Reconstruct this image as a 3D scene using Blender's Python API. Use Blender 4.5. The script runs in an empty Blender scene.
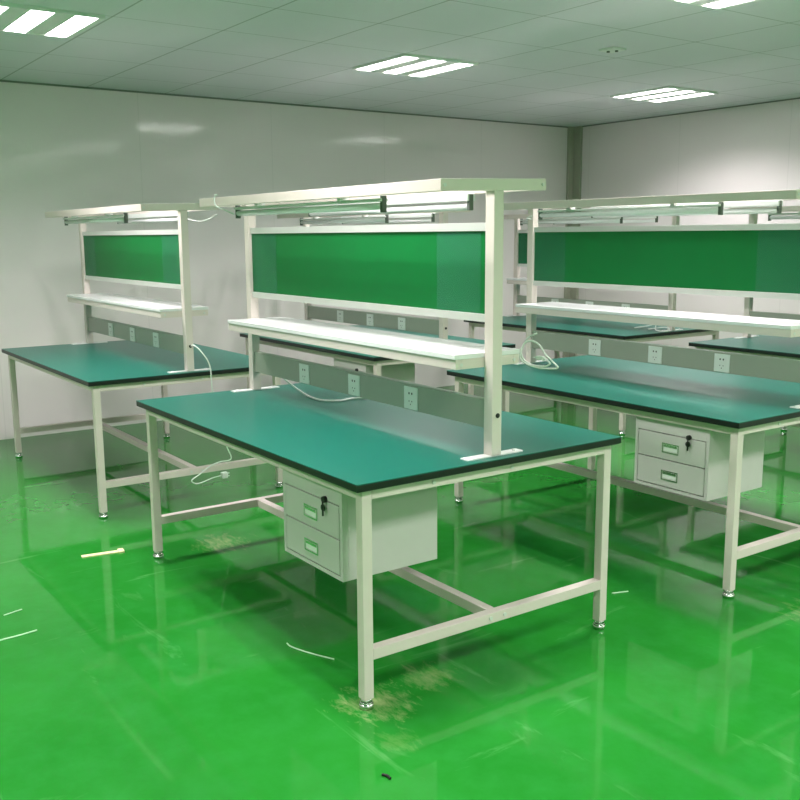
import bpy, bmesh, math, random
from mathutils import Vector, Matrix
random.seed(7)
S = bpy.context.scene
COL = S.collection

# ------------------------------------------------------------------ materials
def lin(r, g, b):
    f = lambda c: (c/255/12.92) if c/255 <= 0.04045 else ((c/255+0.055)/1.055)**2.4
    return (f(r), f(g), f(b), 1.0)

def new_mat(name):
    m = bpy.data.materials.new(name); m.use_nodes = True
    nt = m.node_tree
    return m, nt, nt.nodes['Principled BSDF']

def node(nt, kind, **kw):
    n = nt.nodes.new(kind)
    for k, v in kw.items():
        setattr(n, k, v)
    return n

def plain(name, col, rough=0.5, metal=0.0, spec=0.5, var=0.06, scale=18.0, bump=0.0, bscale=300.0):
    m, nt, b = new_mat(name)
    tc = node(nt, 'ShaderNodeTexCoord')
    nz = node(nt, 'ShaderNodeTexNoise'); nz.inputs['Scale'].default_value = scale; nz.inputs['Detail'].default_value = 4
    nt.links.new(tc.outputs['Object'], nz.inputs['Vector'])
    mx = node(nt, 'ShaderNodeMix', data_type='RGBA')
    mx.inputs['A'].default_value = tuple(c*(1-var) for c in col[:3]) + (1,)
    mx.inputs['B'].default_value = tuple(min(1, c*(1+var)) for c in col[:3]) + (1,)
    nt.links.new(nz.outputs['Fac'], mx.inputs['Factor'])
    nt.links.new(mx.outputs['Result'], b.inputs['Base Color'])
    b.inputs['Roughness'].default_value = rough
    b.inputs['Metallic'].default_value = metal
    b.inputs['Specular IOR Level'].default_value = spec
    if bump:
        n2 = node(nt, 'ShaderNodeTexNoise'); n2.inputs['Scale'].default_value = bscale
        nt.links.new(tc.outputs['Object'], n2.inputs['Vector'])
        bp = node(nt, 'ShaderNodeBump'); bp.inputs['Strength'].default_value = bump; bp.inputs['Distance'].default_value = 0.002
        nt.links.new(n2.outputs['Fac'], bp.inputs['Height']); nt.links.new(bp.outputs['Normal'], b.inputs['Normal'])
    return m

M = {}
M['paint'] = plain('powder_coated_steel', (0.75, 0.67, 0.62, 1), 0.42, var=0.03)
M['teal'] = plain('teal_esd_mat', lin(5, 103, 88), 0.33, spec=0.45, var=0.07, scale=160, bump=0.12)
M['edge'] = plain('black_edge', lin(16, 24, 22), 0.4)
M['white'] = plain('white_laminate', (0.86, 0.86, 0.87, 1), 0.22, var=0.02)
M['lamp_white'] = plain('white_lamp_enamel', (0.80, 0.82, 0.80, 1), 0.3, var=0.02)
M['tube'] = plain('frosted_tube', (0.94, 0.95, 0.95, 1), 0.2, var=0.01)
M['dark'] = plain('dark_plastic', lin(92, 100, 92), 0.5)
M['black'] = plain('black_plastic', lin(14, 15, 14), 0.45)
M['alu'] = plain('satin_aluminium', (0.72, 0.73, 0.70, 1), 0.4, metal=0.25, var=0.03)
M['chrome'] = plain('chrome', (0.75, 0.76, 0.75, 1), 0.18, metal=1.0, var=0.03)
M['panelgrey'] = plain('grey_socket_channel', lin(158, 166, 150), 0.35, var=0.04)
M['green'] = plain('green_board', lin(4, 116, 53), 0.5, spec=0.3, var=0.08, scale=6)
M['drawer'] = plain('grey_drawer_steel', (0.60, 0.585, 0.565, 1), 0.42, var=0.03)
M['socket'] = plain('white_socket_plastic', lin(226, 234, 226), 0.3, var=0.02)
M['cord'] = plain('white_cord', lin(225, 232, 225), 0.4, var=0.03)
M['wood'] = plain('pale_offcut', lin(238, 234, 178), 0.6, var=0.1)
M['thread'] = plain('pale_thread', lin(190, 235, 190), 0.5, var=0.05)
M['cornertrim'] = plain('olive_grey_trim', (0.42, 0.42, 0.34, 1), 0.4)
M['gap'] = plain('shadow_gap_strip', (0.20, 0.22, 0.20, 1), 0.5)  # dark colour stands in for shade in the wall-ceiling gap
M['plate'] = plain('bright_plate', (0.85, 0.86, 0.84, 1), 0.3, var=0.02)

def film_mat():
    m, nt, b = new_mat('clear_plastic_sheet')
    out = nt.nodes['Material Output']
    tr = node(nt, 'ShaderNodeBsdfTransparent'); tr.inputs['Color'].default_value = (0.97, 0.98, 0.97, 1)
    b.inputs['Base Color'].default_value = (0.25, 0.55, 0.62, 1); b.inputs['Roughness'].default_value = 0.10
    mx = node(nt, 'ShaderNodeMixShader')
    nz = node(nt, 'ShaderNodeTexNoise'); nz.inputs['Scale'].default_value = 9
    tc = node(nt, 'ShaderNodeTexCoord'); nt.links.new(tc.outputs['Object'], nz.inputs['Vector'])
    mr = node(nt, 'ShaderNodeMapRange'); mr.inputs['To Min'].default_value = 0.035; mr.inputs['To Max'].default_value = 0.055
    nt.links.new(nz.outputs['Fac'], mr.inputs['Value']); nt.links.new(mr.outputs['Result'], mx.inputs['Fac'])
    nt.links.new(tr.outputs[0], mx.inputs[1]); nt.links.new(b.outputs[0], mx.inputs[2])
    nt.links.new(mx.outputs[0], out.inputs['Surface'])
    return m
M['film'] = film_mat()

LIGHT_STRENGTH = 6.0
def lamp_mat():
    m, nt, b = new_mat('lit_ceiling_tube')
    b.inputs['Base Color'].default_value = (0.8, 0.8, 0.8, 1)
    b.inputs['Emission Color'].default_value = (1.0, 0.985, 0.955, 1)
    b.inputs['Emission Strength'].default_value = LIGHT_STRENGTH
    return m
M['lamp'] = lamp_mat()

def floor_mat():
    m, nt, b = new_mat('green_epoxy_floor')
    L = nt.links.new
    tc = node(nt, 'ShaderNodeTexCoord')
    def noise(scale, detail=4, rough=0.5, vec=None, dist=0.0):
        n = node(nt, 'ShaderNodeTexNoise'); n.inputs['Scale'].default_value = scale
        n.inputs['Detail'].default_value = detail; n.inputs['Roughness'].default_value = rough
        n.inputs['Distortion'].default_value = dist
        L(vec or tc.outputs['Object'], n.inputs['Vector']); return n
    def rng(src, a, c, lo, hi):
        r = node(nt, 'ShaderNodeMapRange'); r.inputs['From Min'].default_value = a; r.inputs['From Max'].default_value = c
        r.inputs['To Min'].default_value = lo; r.inputs['To Max'].default_value = hi
        L(src, r.inputs['Value']); return r.outputs['Result']
    def mix(f, A, B):
        x = node(nt, 'ShaderNodeMix', data_type='RGBA')
        L(f, x.inputs['Factor'])
        if isinstance(A, tuple): x.inputs['A'].default_value = A
        else: L(A, x.inputs['A'])
        if isinstance(B, tuple): x.inputs['B'].default_value = B
        else: L(B, x.inputs['B'])
        return x.outputs['Result']
    def mul(a, c):
        x = node(nt, 'ShaderNodeMath', operation='MULTIPLY'); L(a, x.inputs[0])
        if isinstance(c, float): x.inputs[1].default_value = c
        else: L(c, x.inputs[1])
        return x.outputs[0]
    cloud = rng(noise(1.3, 5).outputs['Fac'], 0.3, 0.7, 0, 1)
    col = mix(cloud, (0.013, 0.188, 0.018, 1), (0.020, 0.235, 0.026, 1))
    fine = rng(noise(9, 4, 0.6).outputs['Fac'], 0.40, 0.80, 0, 0.45)
    col = mix(fine, col, (0.03, 0.27, 0.05, 1))
    # worn pale scuffs: long stretched noise, two directions
    for ang, sc, thr in ((0.5, (1.5, 8, 1), 0.64), (-0.75, (8, 1.3, 1), 0.64)):
        mp = node(nt, 'ShaderNodeMapping'); mp.inputs['Rotation'].default_value = (0, 0, ang); mp.inputs['Scale'].default_value = sc
        L(tc.outputs['Object'], mp.inputs['Vector'])
        f = rng(noise(1.0, 6, 0.6, mp.outputs[0], 0.6).outputs['Fac'], thr, thr+0.09, 0, 0.38)
        col = mix(f, col, (0.13, 0.38, 0.13, 1))
    # dusty patches left by drilling
    for (px, py, rad, amt) in ((0.90, -0.50, 0.26, 0.6), (-0.93, -0.20, 0.28, 0.5), (0.85, -0.25, 0.2, 0.4), (1.14, -0.59, 0.14, 0.15), (1.35, 1.35, 0.3, 0.35)):
        ds = node(nt, 'ShaderNodeVectorMath', operation='DISTANCE'); L(tc.outputs['Object'], ds.inputs[0]); ds.inputs[1].default_value = (px, py, 0)
        fall = rng(ds.outputs['Value'], 0.02, rad, 1.0, 0.0)
        mp2 = node(nt, 'ShaderNodeMapping'); mp2.inputs['Rotation'].default_value = (0, 0, 0.9); mp2.inputs['Scale'].default_value = (0.5, 1.4, 1); L(tc.outputs['Object'], mp2.inputs['Vector'])
        n = noise(24, 8, 0.75, mp2.outputs[0], 0.4)
        ad = node(nt, 'ShaderNodeMath', operation='ADD'); L(mul(fall, 0.42), ad.inputs[0]); L(n.outputs['Fac'], ad.inputs[1])
        f = mul(rng(ad.outputs[0], 0.74, 1.0, 0, amt), rng(fall, 0.0, 0.25, 0.0, 1.0))
        col = mix(f, col, (0.42, 0.46, 0.22, 1))
    L(col, b.inputs['Base Color'])
    L(rng(noise(2, 2).outputs['Fac'], 0.35, 0.75, 0.04, 0.07), b.inputs['Roughness'])
    b.inputs['Specular IOR Level'].default_value = 0.21
    b.inputs['IOR'].default_value = 1.5
    bp = node(nt, 'ShaderNodeBump'); bp.inputs['Strength'].default_value = 0.14; bp.inputs['Distance'].default_value = 0.004
    L(noise(3.2, 1).outputs['Fac'], bp.inputs['Height']); L(bp.outputs['Normal'], b.inputs['Normal'])
    return m
M['floor'] = floor_mat()

def wall_mat(axis):
    m, nt, b = new_mat('white_wall_panel_' + axis)
    L = nt.links.new
    tc = node(nt, 'ShaderNodeTexCoord'); sp = node(nt, 'ShaderNodeSeparateXYZ'); L(tc.outputs['Object'], sp.inputs[0])
    u = sp.outputs['Y' if axis == 'y' else 'X']
    # seams every 1.17 m
    ad = node(nt, 'ShaderNodeMath', operation='ADD'); L(u, ad.inputs[0]); ad.inputs[1].default_value = 20.36
    md = node(nt, 'ShaderNodeMath', operation='MODULO'); L(ad.outputs[0], md.inputs[0]); md.inputs[1].default_value = 1.17
    lt = node(nt, 'ShaderNodeMath', operation='LESS_THAN'); L(md.outputs[0], lt.inputs[0]); lt.inputs[1].default_value = 0.006
    nz = node(nt, 'ShaderNodeTexNoise'); nz.inputs['Scale'].default_value = 1.6; nz.inputs['Detail'].default_value = 5
    L(tc.outputs['Object'], nz.inputs['Vector'])
    mx = node(nt, 'ShaderNodeMix', data_type='RGBA'); L(nz.outputs['Fac'], mx.inputs['Factor'])
    mx.inputs['A'].default_value = (0.81, 0.755, 0.755, 1); mx.inputs['B'].default_value = (0.87, 0.81, 0.815, 1)
    m2 = node(nt, 'ShaderNodeMix', data_type='RGBA'); sc = node(nt, 'ShaderNodeMath', operation='MULTIPLY'); L(lt.outputs[0], sc.inputs[0]); sc.inputs[1].default_value = 0.14
    L(sc.outputs[0], m2.inputs['Factor']); L(mx.outputs['Result'], m2.inputs['A']); m2.inputs['B'].default_value = (0.35, 0.36, 0.33, 1)
    L(m2.outputs['Result'], b.inputs['Base Color'])
    b.inputs['Roughness'].default_value = 0.06
    b.inputs['Anisotropic'].default_value = 0.9; b.inputs['Anisotropic Rotation'].default_value = 0.25
    tg = node(nt, 'ShaderNodeTangent', direction_type='RADIAL', axis='Z'); L(tg.outputs[0], b.inputs['Tangent'])
    b.inputs['Specular IOR Level'].default_value = 0.45
    # rolled sheet ripple: waves across the panel, nearly constant along its height
    mp = node(nt, 'ShaderNodeMapping'); mp.inputs['Scale'].default_value = (1, 1, 0.03); L(tc.outputs['Object'], mp.inputs['Vector'])
    n2 = node(nt, 'ShaderNodeTexNoise'); n2.inputs['Scale'].default_value = 5; n2.inputs['Detail'].default_value = 1; L(mp.outputs[0], n2.inputs['Vector'])
    bp = node(nt, 'ShaderNodeBump'); bp.inputs['Strength'].default_value = 0.02; bp.inputs['Distance'].default_value = 0.004
    L(n2.outputs['Fac'], bp.inputs['Height']); L(bp.outputs['Normal'], b.inputs['Normal'])
    return m
M['wall_y'] = wall_mat('y'); M['wall_x'] = wall_mat('x')

def ceiling_mat():
    m, nt, b = new_mat('ceiling_tiles')
    L = nt.links.new
    tc = node(nt, 'ShaderNodeTexCoord'); sp = node(nt, 'ShaderNodeSeparateXYZ'); L(tc.outputs['Object'], sp.inputs[0])
    def seam(src, off, pitch, w):
        ad = node(nt, 'ShaderNodeMath', operation='ADD'); L(src, ad.inputs[0]); ad.inputs[1].default_value = off
        md = node(nt, 'ShaderNodeMath', operation='MODULO'); L(ad.outputs[0], md.inputs[0]); md.inputs[1].default_value = pitch
        lt = node(nt, 'ShaderNodeMath', operation='LESS_THAN'); L(md.outputs[0], lt.inputs[0]); lt.inputs[1].default_value = w
        return lt.outputs[0]
    sy = seam(sp.outputs['Y'], 20*0.62-1.54, 0.62, 0.011)     # lines running along X
    sx = seam(sp.outputs['X'], 20*0.62+1.775, 0.62, 0.009)    # lines running along Y
    nz = node(nt, 'ShaderNodeTexNoise'); nz.inputs['Scale'].default_value = 2.5; nz.inputs['Detail'].default_value = 4; L(tc.outputs['Object'], nz.inputs['Vector'])
    mx = node(nt, 'ShaderNodeMix', data_type='RGBA'); L(nz.outputs['Fac'], mx.inputs['Factor'])
    mx.inputs['A'].default_value = (0.70, 0.70, 0.75, 1); mx.inputs['B'].default_value = (0.75, 0.75, 0.80, 1)
    c = mx.outputs['Result']
    for s, f in ((sy, 0.6), (sx, 0.55)):
        k = node(nt, 'ShaderNodeMath', operation='MULTIPLY'); L(s, k.inputs[0]); k.inputs[1].default_value = f
        x = node(nt, 'ShaderNodeMix', data_type='RGBA'); L(k.outputs[0], x.inputs['Factor']); L(c, x.inputs['A']); x.inputs['B'].default_value = (0.2, 0.24, 0.21, 1)
        c = x.outputs['Result']
    L(c, b.inputs['Base Color']); b.inputs['Roughness'].default_value = 0.5
    b.inputs['Specular IOR Level'].default_value = 0.3
    return m
M['ceiling'] = ceiling_mat()

# ------------------------------------------------------------------ mesh helpers
class MB:
    def __init__(self): self.bm = bmesh.new()
    def box(self, x0, x1, y0, y1, z0, z1, bev=0.0, mi=0):
        r = bmesh.ops.create_cube(self.bm, size=1.0)
        vs = r['verts']
        for v in vs:
            v.co = Vector(((x0+x1)/2 + v.co.x*(x1-x0), (y0+y1)/2 + v.co.y*(y1-y0), (z0+z1)/2 + v.co.z*(z1-z0)))
        fs = {f for v in vs for f in v.link_faces}
        for f in fs: f.material_index = mi
        if bev:
            es = list({e for v in vs for e in v.link_edges})
            bmesh.ops.bevel(self.bm, geom=es, offset=bev, segments=2, affect='EDGES', profile=0.6)
        return self
    def cyl(self, a, b, r, seg=16, r2=None, mi=0):
        a = Vector(a); b = Vector(b); d = b-a
        rot = Vector((0, 0, 1)).rotation_difference(d).to_matrix().to_4x4()
        o = bmesh.ops.create_cone(self.bm, cap_ends=True, segments=seg, radius1=r, radius2=r if r2 is None else r2, depth=d.length,
                                  matrix=Matrix.Translation((a+b)/2) @ rot)
        for f in {f for v in o['verts'] for f in v.link_faces}:
            f.material_index = mi; f.smooth = len(f.verts) == 4
        return self
    def tube(self, pts, r, seg=8, sub=8):
        P = [Vector(p) for p in pts]; C = []
        Q = [P[0]*2-P[1]] + P + [P[-1]*2-P[-2]]
        for i in range(1, len(Q)-2):
            for k in range(sub):
                t = k/sub
                a, b, c, d = Q[i-1:i+3]
                C.append(0.5*((2*b)+(c-a)*t+(2*a-5*b+4*c-d)*t*t+(3*b-a-3*c+d)*t**3))
        C.append(P[-1])
        rings = []; up = Vector((0.13, 0.21, 0.97)).normalized()
        for i, p in enumerate(C):
            t = (C[min(i+1, len(C)-1)] - C[max(i-1, 0)]).normalized()
            n = t.cross(up)
            if n.length < 0.05: n = t.cross(Vector((1, 0, 0)))
            n.normalize(); b2 = t.cross(n)
            rings.append([self.bm.verts.new(p + r*(math.cos(a)*n + math.sin(a)*b2)) for a in [2*math.pi*k/seg for k in range(seg)]])
        for A, B in zip(rings, rings[1:]):
            for k in range(seg):
                f = self.bm.faces.new((A[k], A[(k+1) % seg], B[(k+1) % seg], B[k])); f.smooth = True
        self.bm.faces.new(rings[0][::-1]); self.bm.faces.new(rings[-1])
        return self
    def rot(self, mat):
        bmesh.ops.transform(self.bm, matrix=mat, verts=self.bm.verts); return self
    def build(self, name, mats, parent=None):
        bmesh.ops.recalc_face_normals(self.bm, faces=self.bm.faces)
        me = bpy.data.meshes.new(name); self.bm.to_mesh(me); self.bm.free()
        for m in (mats if isinstance(mats, (list, tuple)) else [mats]): me.materials.append(m)
        o = bpy.data.objects.new(name, me); COL.objects.link(o)
        if parent: o.parent = parent
        return o

def tag(o, label, cat, group=None, kind=None):
    o['label'] = label; o['category'] = cat
    if group: o['group'] = group
    if kind: o['kind'] = kind
    return o

def empty(name, loc=(0, 0, 0)):
    o = bpy.data.objects.new(name, None); COL.objects.link(o); o.location = loc; o.empty_display_size = 0.1
    return o

def struct(o):
    o['kind'] = 'structure'; return o

def copy_tree(o, parent=None, skip=()):
    c = o.copy(); COL.objects.link(c); c.parent = parent
    for ch in list(o.children):
        if ch.name.split('.')[0] not in skip: copy_tree(ch, c, skip)
    return c

# ------------------------------------------------------------------ room
XL, XR, YB, YF, CH = -4.206, 11.6, 5.503, -5.6, 2.635
struct(MB().box(XL-0.1, XR+0.1, YF-0.1, YB+0.1, -0.1, 0).build('floor', M['floor']))
struct(MB().box(XL-0.1, XR+0.1, YF-0.1, YB+0.1, CH, CH+0.1).build('ceiling', M['ceiling']))
struct(MB().box(XL-0.1, XL, YF, YB, 0, CH).build('wall_left', M['wall_y']))
struct(MB().box(XL, XR, YB, YB+0.1, 0, CH).build('wall_back', M['wall_x']))
struct(MB().box(XR, XR+0.1, YF, YB, 0, CH).build('wall_right', M['wall_y']))
struct(MB().box(XL, XR, YF-0.1, YF, 0, CH).build('wall_front', M['wall_x']))
struct(MB().box(XL, XL+0.035, YB-0.10, YB, 0, CH, 0.004).box(XL+0.035, XL+0.13, YB-0.035, YB, 0, CH, 0.004).build('trim_1', M['cornertrim']))

struct(MB().box(XL, XL+0.014, YF, YB, CH-0.012, CH).build('shadow_gap_left', M['gap']))  # thin dark strips painting the shadow line under the ceiling
struct(MB().box(XL, XR, YB-0.014, YB, CH-0.010, CH).build('shadow_gap_back', M['gap']))

# ------------------------------------------------------------------ ceiling lights
LAMP_W, LAMP_SPREAD = 5.1, 142.0
def make_light():
    root = empty('ceiling_light')
    f = MB()
    h = 0.302
    f.box(-h, h, -h, h, -0.006, 0)                                   # tray
    f.box(-h, h, -h, -h+0.016, -0.018, -0.006).box(-h, h, h-0.03, h, -0.018, -0.006)
    f.box(-h, -h+0.014, -h+0.016, h-0.03, -0.018, -0.006).box(h-0.014, h, -h+0.016, h-0.03, -0.018, -0.006)
    f.build('light_housing', M['lamp_white'], root)
    ys = [-0.225, 0.0, 0.215]
    for y in ys:
        MB().box(-0.286, 0.286, y-0.052, y+0.052, -0.0115, -0.007).build('lamp_strip', M['lamp'], root)
        la = bpy.data.lights.new('louvred_tube_light', 'AREA'); la.shape = 'RECTANGLE'; la.size = 0.57; la.size_y = 0.10
        la.energy = LAMP_W; la.spread = math.radians(LAMP_SPREAD); la.color = (1.0, 0.92, 0.945)
        lo = bpy.data.objects.new('louvred_tube_light', la); COL.objects.link(lo); lo.parent = root; lo.location = (0, y, -0.0125)
    for y in (-0.1125, 0.1075):
        MB().box(-0.286, 0.286, y-0.052, y+0.052, -0.016, -0.006, 0.002).build('louvre_bar', M['lamp_white'], root)
    return root
proto = make_light()
seen = {(-2.06, -0.66): 'lit square ceiling light with three strips at the upper left edge of the photo',
        (-2.06, 1.83): 'lit three-strip ceiling light above the foreground workbench, middle of the ceiling',
        (-2.03, 4.32): 'lit three-strip ceiling light near the back wall, farthest from the camera',
        (0.42, 1.83): 'ceiling light cut off by the top right edge of the photo'}
pos = list(seen) + [(x, y) for x in (-2.06, 0.42, 2.9, 5.38, 7.86, 10.34) for y in (-0.66, 1.83, 4.32) if (x, y) not in seen and (x, y) not in ((-2.06, 4.32), (0.42, 4.32))] + [(-2.06, -3.14), (0.42, -3.14), (5.38, -3.14), (7.86, -3.14)]  # unseen lamps added: grid continued, some spots chosen for their light
for i, (x, y) in enumerate(pos):
    o = proto if i == 0 else copy_tree(proto)
    o.location = (x, y, CH-0.0005)
    if (x, y) in seen: tag(o, seen[(x, y)], 'ceiling light')
    else: tag(o, 'added lit three-strip ceiling light outside the view of the photo', 'ceiling light', 'added ceiling lights outside the view')

sd = empty('ceiling_sensor', (-0.95, 2.53, CH))
tag(sd, 'small white ceiling sensor plate with two dark dots', 'ceiling sensor')
MB().box(-0.06, 0.06, -0.06, 0.06, -0.012, 0, 0.004).build('sensor_plate', M['lamp_white'], sd)
for dx in (-0.022, 0.022):
    MB().cyl((dx, dx*0.6, -0.02), (dx, dx*0.6, -0.011), 0.010).build('sensor_eye', M['dark'], sd)

# ------------------------------------------------------------------ workbench
L2, W2, H = 0.9454, 0.5893, 0.76
EX, EY, T = 0.924, 0.559, 0.037
def make_bench():
    root = empty('workbench')
    tt = MB().box(-L2-0.012, L2, -W2, W2, 0.757, 0.76).build('tabletop', M['teal'], root)
    MB().box(-L2-0.012, L2, -W2, W2, 0.7345, 0.757, 0.0015).build('edge_band', M['edge'], tt)
    # frame rails under the top
    for s in (-1, 1):
        y = s*(EY-T/2)
        MB().box(-EX+T, EX-T, y-T/2, y+T/2, 0.699, 0.7345, 0.002).build('apron', M['paint'], root)
        x = s*(EX-T/2)
        ap = MB().box(x-T/2, x+T/2, -EY+T, EY-T, 0.699, 0.7345, 0.002).build('apron', M['paint'], root)
        for yb in (-0.28, 0.06):
            xo = s*EX
            MB().cyl((xo, yb, 0.717), (xo+s*0.004, yb, 0.717), 0.007, 10).build('bolt', M['alu'], ap)
        lr = MB().box(x-T/2, x+T/2, -EY+T, EY-T, 0.166, 0.203, 0.002).build('end_rail', M['paint'], root)
        for yb in (-0.03, 0.035):
            MB().cyl((s*EX, yb, 0.186), (s*EX+s*0.004, yb, 0.186), 0.007, 10).build('bolt', M['alu'], lr)
        for t in (-1, 1):
            yy = t*(EY-T/2)
            lg = MB().box(x-T/2, x+T/2, yy-T/2, yy+T/2, 0.034, 0.7345, 0.003).build('leg', M['paint'], root)
            MB().cyl((x, yy, 0.02), (x, yy, 0.04), 0.012).cyl((x, yy, 0.0), (x, yy, 0.018), 0.0235, 20).cyl((x, yy, 0.018), (x, yy, 0.023), 0.0235, 20, 0.019).cyl((x, yy, 0.024), (x, yy, 0.033), 0.020, 6).build('levelling_foot', M['chrome'], lg)
    MB().box(-EX+T, EX-T, -T/2, T/2, 0.166, 0.203, 0.002).build('stretcher', M['paint'], root)
    # uprights
    for s in (-1, 1):
        x0, x1 = (0.867, 0.912) if s > 0 else (-0.928, -0.883)
        up = MB().box(x0, x1, -0.021, 0.021, 0.764, 1.652, 0.003).build('upright', M['paint'], root)
        MB().box(x0+0.002, x1-0.004, -0.125, 0.125, 0.76, 0.765, 0.001).cyl(((x0+x1)/2, -0.1, 0.764), ((x0+x1)/2, -0.1, 0.769), 0.008, 6).cyl(((x0+x1)/2, 0.1, 0.764), ((x0+x1)/2, 0.1, 0.769), 0.008, 6).build('base_plate', M['plate'], up)
        xg = x1 if s > 0 else x0
        MB().cyl((xg, 0.002, 0.903), (xg+s*0.0025, 0.002, 0.903), 0.0085, 16).build('cable_grommet', M['black'], up)
    # overhead frame (slightly sagging to the near side)
    tilt = Matrix.Rotation(math.radians(1.5), 4, 'X')
    tilt = Matrix.Translation((0, 0, 1.690)) @ tilt
    zb, zt = -0.038, 0.0
    of = empty('overhead_frame'); of.parent = root
    for s in (-1, 1):
        x0, x1 = (0.905, 0.913) if s > 0 else (-0.938, -0.930)
        m = MB().box(x0, x1, -0.243, 0.207, zb, zt, 0.001)
        x2, x3 = (0.867, 0.905) if s > 0 else (-0.930, -0.883); m.box(x2, x3, -0.03, 0.03, zb, zt)
        for yb in (-0.228, 0.192):
            xe = x1 if s > 0 else x0
            m.cyl((xe, yb, -0.019), (xe+s*0.003, yb, -0.019), 0.006, 10, mi=1)
        m.rot(tilt).build('end_plate', [M['paint'], M['alu']], of)
    for y0, y1 in ((-0.243, -0.205), (0.169, 0.207)):
        MB().box(-0.930, 0.905, y0, y1, zb, zt, 0.002).rot(tilt).build('long_beam', M['paint'], of)
    # lamp fittings
    for (yc, x0, x1) in ((-0.185, -0.655, 0.515), (0.150, -0.585, 0.585)):
        zc = 1.690 + 0.026*yc
        lf = MB().box(x0, x1, yc-0.018, yc+0.018, zc-(0.058 if yc < 0 else 0.063), zc-(0.047 if yc < 0 else 0.036), 0.003).build('lamp_fitting', M['lamp_white'], root)
        zt2 = zc-(0.074 if yc < 0 else 0.083)
        MB().cyl((x0+0.012, yc, zt2), (x1-0.012, yc, zt2), 0.0125, 16).build('fluorescent_tube', M['tube'], lf)
        for xe in (x0+0.006, x1-0.006):
            MB().box(xe-0.007, xe+0.007, yc-0.010, yc+0.010, zc-0.096, zc-0.038, 0.002).build('end_cap', M['dark'], lf)
        for xh in (x0+0.25, x1-0.25):
            MB().box(xh-0.012, xh+0.012, min(yc, yc+math.copysign(0.03, yc))-0.004, max(yc, yc+math.copysign(0.03, yc))+0.004, zc-(0.05 if yc < 0 else 0.039), zc-0.034).build('hanger', M['alu'], lf)
    # screen
    sc = MB().box(-0.883, 0.867, -0.005, 0.011, 1.243, 1.524).build('screen_board', M['green'], root)
    MB().box(-0.883, 0.867, -0.012, 0.014, 1.522, 1.550, 0.001).cyl((0.85, -0.0125, 1.537), (0.85, -0.010, 1.537), 0.006).cyl((-0.85, -0.0125, 1.537), (-0.85, -0.010, 1.537), 0.006).build('top_channel', M['alu'], sc)
    MB().box(-0.883, 0.867, -0.012, 0.014, 1.218, 1.245, 0.001).build('bottom_channel', M['alu'], sc)
    for (x0, x1) in ((-0.878, -0.635), (0.585, 0.829)):
        MB().box(x0, x1, -0.0085, -0.0065, 1.245, 1.522).build('clear_sheet', M['film'], sc)
    # shelf
    sh = MB().box(-0.883, 0.865, -0.147, 0.142, 1.100, 1.116, 0.0015).build('shelf', M['white'], root)
    fr = MB()
    fr.box(-0.883, 0.865, -0.143, -0.118, 1.066, 1.0995, 0.002).box(-0.883, 0.865, 0.113, 0.138, 1.066, 1.0995, 0.002)
    fr.box(0.84, 0.8655, -0.118, 0.113, 1.066, 1.0995, 0.002).box(-0.883, -0.858, -0.118, 0.113, 1.066, 1.0995, 0.002)
    for yb in (-0.12, 0.115): fr.cyl((0.8655, yb, 1.082), (0.8685, yb, 1.082), 0.006, 10, mi=1)
    fr.build('shelf_frame', [M['paint'], M['alu']], sh)
    # socket channel
    pn = MB().box(-0.883, 0.867, -0.012, 0.022, 0.853, 0.952, 0.003).build('socket_channel', M['panelgrey'], root)
    for xc in (-0.385, 0.03, 0.432):
        q = MB().box(xc-0.043, xc+0.043, -0.0165, -0.0115, 0.857, 0.943, 0.002)
        for dx, dz, w, h in ((-0.009, 0.918, 0.0045, 0.008), (0.009, 0.918, 0.0045, 0.008), (-0.009, 0.888, 0.0022, 0.005), (0.009, 0.888, 0.0022, 0.005), (0.0, 0.876, 0.0022, 0.005)):
            q.box(xc+dx-w*0.7, xc+dx+w*0.7, -0.0172, -0.0160, dz-h/2, dz+h/2, mi=1)
        q.build('power_socket', [M['socket'], M['black']], pn)
    # hanging drawer unit
    x0, x1, yf, yb, z0, z1 = 0.374, 0.774, -0.54, -0.150, 0.386, 0.699
    dw = MB()
    dw.box(x0, x1, yf+0.022, yb, z0, z1, 0.002)
    dw.box(x0, x0+0.016, yf, yf+0.022, z0, z1, 0.001).box(x1-0.016, x1, yf, yf+0.022, z0, z1, 0.001)
    dw.box(x0+0.016, x1-0.016, yf, yf+0.022, z0, z0+0.014).box(x0+0.016, x1-0.016, yf, yf+0.022, 0.643, z1)
    dw = dw.build('drawer_unit', M['drawer'], root)
    for (a, b2) in ((0.404, 0.523), (0.527, 0.639)):
        MB().box(x0+0.019, x1-0.019, yf-0.001, yf+0.02, a, b2, 0.002).build('drawer', M['drawer'], dw)
        zc = a+0.052; xc = (x0+x1)/2
        MB().box(xc-0.045, xc+0.045, yf-0.004, yf-0.001, zc-0.022, zc-0.017).box(xc-0.045, xc+0.045, yf-0.004, yf-0.001, zc+0.017, zc+0.022)\
            .box(xc-0.045, xc-0.040, yf-0.004, yf-0.001, zc-0.017, zc+0.017).box(xc+0.040, xc+0.045, yf-0.004, yf-0.001, zc-0.017, zc+0.017)\
            .box(xc-0.036, xc+0.036, yf-0.003, yf-0.001, zc-0.013, zc+0.004, mi=1).box(xc-0.036, xc+0.036, yf-0.0055, yf-0.001, zc+0.005, zc+0.016, 0.001).build('drawer_handle', [M['chrome'], M['plate']], dw)
    MB().cyl((0.672, yf, 0.646), (0.672, yf-0.012, 0.646), 0.011, 16).build('drawer_lock', M['black'], dw)
    MB().cyl((0.672, yf-0.012, 0.641), (0.672, yf-0.012, 0.612), 0.003, 8).cyl((0.672, yf-0.009, 0.618), (0.672, yf-0.013, 0.618), 0.012, 16).box(0.669, 0.675, yf-0.014, yf-0.010, 0.590, 0.610).build('drawer_key', M['black'], dw)
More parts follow.
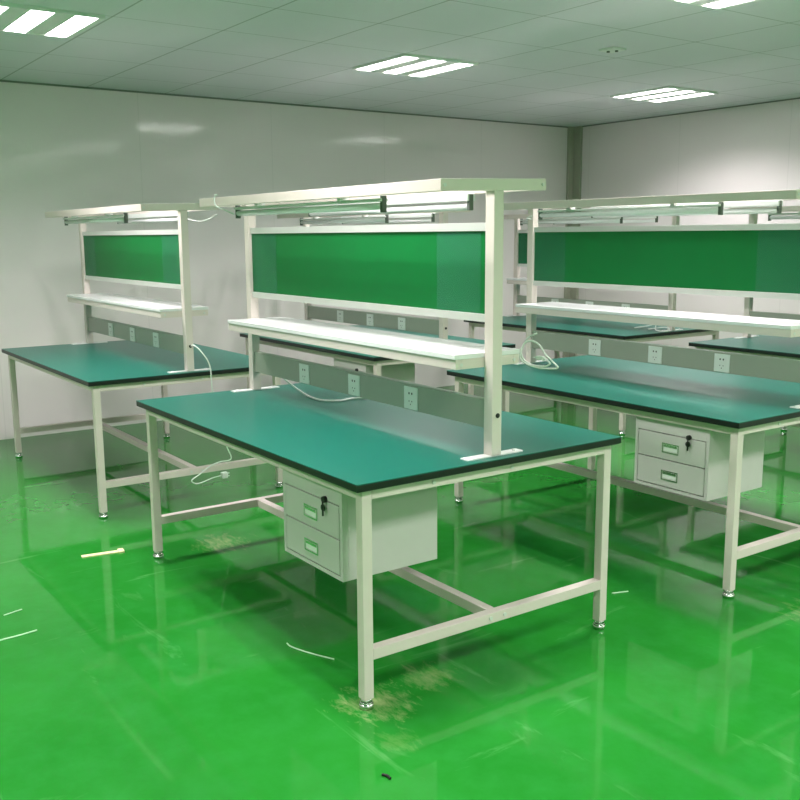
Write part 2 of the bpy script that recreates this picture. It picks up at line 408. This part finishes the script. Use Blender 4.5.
    return root

A = make_bench()
tag(A, 'green-topped workbench with shelf and drawer unit in the foreground, nearest the camera', 'workbench', 'green-topped workbenches')
K = copy_tree(A, None, ('drawer_unit',)); K.location = (-2.6185, 0.0014, 0)
tag(K, 'green-topped workbench without drawers at the far left, beside the left wall', 'workbench', 'green-topped workbenches')
B = copy_tree(A); B.location = (0.0985, 1.7557, 0)
tag(B, 'green-topped workbench with drawer unit on the right, running out of the photo', 'workbench', 'green-topped workbenches')
KB = copy_tree(A); KB.location = (-2.540, 1.757, 0)
tag(KB, 'green-topped workbench mostly hidden behind the foreground bench, in the left row', 'workbench', 'green-topped workbenches')
K3 = copy_tree(A, None, ('drawer_unit',)); K3.location = (-2.425, 3.92, 0)
tag(K3, 'green-topped workbench by the back corner of the room, seen under the right-hand bench shelf', 'workbench', 'green-topped workbenches')
A3 = copy_tree(A, None, ('drawer_unit',)); A3.location = (0.03, 3.95, 0)
tag(A3, 'green-topped workbench at the back right along the back wall, its left corner showing', 'workbench', 'green-topped workbenches')

# ------------------------------------------------------------------ loose cords and floor litter
def cord(name, label, pts, r=0.0035, cat='power cord', mat='cord'):
    o = MB().tube(pts, r).build(name, M[mat]); tag(o, label, cat); return o

kx = -2.6185
def rel(pts, o): return [tuple(Vector(p)-Vector(o)) for p in pts]
O = (-1.60, 0.128, 0.162)
kc = empty('power_cord', O)
tag(kc, 'white power cord hanging from the far-left bench upright over its edge, plug dangling', 'power cord')
MB().tube(rel([(-1.698, 0.004, 0.905), (-1.66, 0.006, 0.912), (-1.62, 0.03, 0.878), (-1.60, 0.068, 0.80), (-1.60, 0.08, 0.65), (-1.60, 0.12, 0.45), (-1.60, 0.151, 0.33), (-1.60, 0.176, 0.252), (-1.60, 0.107, 0.243), (-1.60, 0.05, 0.228),
               (-1.60, -0.017, 0.19), (-1.60, -0.067, 0.163), (-1.60, -0.056, 0.144), (-1.60, -0.02, 0.138), (-1.60, 0.054, 0.155), (-1.60, 0.115, 0.162)], O), 0.0036).build('cable', M['cord'], kc)
MB().box(-0.016, 0.016, -0.016, 0.020, -0.018, 0.018, 0.006).box(-0.004, 0.004, 0.020, 0.034, -0.010, -0.006).box(-0.004, 0.004, 0.020, 0.034, 0.006, 0.010).build('plug', M['cord'], kc)
cord('power_cord', 'white cord drooping from behind the socket strip onto the foreground bench top',
     [(-0.72, 0.032, 0.90), (-0.70, 0.05, 0.838), (-0.66, 0.08, 0.80), (-0.60, 0.095, 0.775), (-0.52, 0.09, 0.7665), (-0.40, 0.085, 0.7665), (-0.345, 0.144, 0.7665), (-0.36, 0.22, 0.7665), (-0.32, 0.28, 0.7665)], 0.0045)
coil = empty('power_cord', (0.86, 0.155, 1.07))
tag(coil, 'coiled white cord with plug hanging off the end of the foreground bench shelf', 'power cord')
O = (0.86, 0.155, 1.07)
MB().tube(rel([(0.93, 0.16, 1.175), (0.885, 0.16, 1.155), (0.862, 0.158, 1.12), (0.858, 0.15, 1.085), (0.88, 0.158, 1.066), (0.93, 0.165, 1.056), (0.99, 0.175, 1.058), (1.02, 0.175, 1.066), (0.995, 0.172, 1.085), (0.965, 0.17, 1.105),
               (0.94, 0.165, 1.135), (0.905, 0.16, 1.147), (0.872, 0.158, 1.135), (0.855, 0.158, 1.105), (0.868, 0.162, 1.075), (0.91, 0.168, 1.062), (0.96, 0.172, 1.063), (0.985, 0.172, 1.075), (0.965, 0.17, 1.088), (0.95, 0.17, 1.09)], O), 0.0032).build('cable', M['cord'], coil)
MB().box(0.925-O[0], 0.958-O[0], 0.162-O[1], 0.178-O[1], 1.083-O[2], 1.097-O[2], 0.003).cyl((0.925-O[0], 0.166-O[1], 1.09-O[2]), (0.912-O[0], 0.166-O[1], 1.09-O[2]), 0.002).build('plug', M['cord'], coil)

cord('power_cord', 'white cord coiled on the back left bench top, seen under the right-hand bench shelf',
     [(-1.80, 3.80, 0.77), (-1.70, 3.84, 0.79), (-1.64, 3.86, 0.81), (-1.59, 3.80, 0.775), (-1.52, 3.76, 0.769), (-1.47, 3.79, 0.768), (-1.50, 3.85, 0.785), (-1.58, 3.87, 0.785), (-1.66, 3.80, 0.769)], 0.0045)

# lamp lead pieces at the overhead frames
cord('lamp_lead', 'thin white lead at the left end of the foreground bench lamp',
     [(-0.71, -0.255, 1.694), (-0.73, -0.258, 1.69), (-0.73, -0.255, 1.648), (-0.70, -0.22, 1.625), (-0.665, -0.195, 1.607)], 0.003, 'lamp lead')
bx, by = 0.0879, 1.7557
cord('lamp_lead', 'thin white lead sticking out beside the left upright of the right-hand bench',
     [(bx-0.80, by-0.10, 1.612), (bx-0.85, by-0.09, 1.602), (bx-0.885, by-0.026, 1.596)], 0.003, 'lamp lead')
cord('lamp_lead', 'thin white lead at the right end of the far-left bench lamp',
     [(kx+0.59, 0.155, 1.612), (kx+0.75, 0.16, 1.596), (kx+0.86, 0.17, 1.608), (kx+0.95, 0.18, 1.632)], 0.0028, 'lamp lead')

of = MB().box(-0.10, 0.085, -0.016, 0.014, 0, 0.006, 0.002).box(0.07, 0.098, -0.024, 0.026, 0.0, 0.009, 0.003)
of = of.rot(Matrix.Translation((-1.115, -0.738, 0)) @ Matrix.Rotation(math.atan2(0.18, 0.03), 4, 'Z')).build('offcut_strip', M['wood'])
tag(of, 'pale yellow offcut strip lying on the green floor at left', 'offcut')
cord('wire_scrap', 'curved pale wire scrap on the floor in front of the drawer unit', [(0.322, -0.514, 0.003), (0.36, -0.515, 0.003), (0.44, -0.49, 0.003), (0.543, -0.443, 0.003)], 0.0028, 'wire scrap', 'thread')
cord('wire_scrap', 'straight pale wire scrap on the floor at the left photo edge', [(-0.346, -1.385, 0.003), (-0.35, -1.31, 0.003), (-0.36, -1.245, 0.003)], 0.003, 'wire scrap', 'thread')
cord('wire_scrap', 'short pale wire scrap behind another at the left photo edge', [(-0.593, -1.314, 0.003), (-0.616, -1.238, 0.003)], 0.0025, 'wire scrap', 'thread')
cord('wire_scrap', 'short pale wire scrap on the floor right of the foreground bench leg', [(0.691, 0.849, 0.003), (0.716, 0.921, 0.003)], 0.0028, 'wire scrap', 'thread')

cord('floor_scrap', 'tiny black scrap on the floor at the bottom of the photo', [(1.265, -0.723, 0.0045), (1.28, -0.714, 0.0045), (1.295, -0.716, 0.0045)], 0.004, 'scrap', 'black')

# ------------------------------------------------------------------ camera
cam = bpy.data.cameras.new('camera'); co = bpy.data.objects.new('camera', cam); COL.objects.link(co)
r = Vector((0.57678141, 0.81687147, -0.00664876)); u = Vector((-0.1353191, 0.10356716, 0.98537434)); f = Vector((-0.80561278, 0.56744589, -0.17027392))
mw = Matrix((( r.x, u.x, -f.x, 3.3280691), (r.y, u.y, -f.y, -2.10508096), (r.z, u.z, -f.z, 1.51020094), (0, 0, 0, 1)))
co.matrix_world = mw
cam.sensor_width = 36; cam.lens = 953.5867/800*36; cam.clip_start = 0.05
S.camera = co

# ------------------------------------------------------------------ world + view
w = bpy.data.worlds.new('world'); S.world = w; w.use_nodes = True
w.node_tree.nodes['Background'].inputs['Color'].default_value = (0.02, 0.02, 0.02, 1)
S.view_settings.view_transform = 'Standard'; S.view_settings.look = 'None'
S.view_settings.exposure = 1.29; S.view_settings.gamma = 1.0; S.view_settings.use_curve_mapping = False
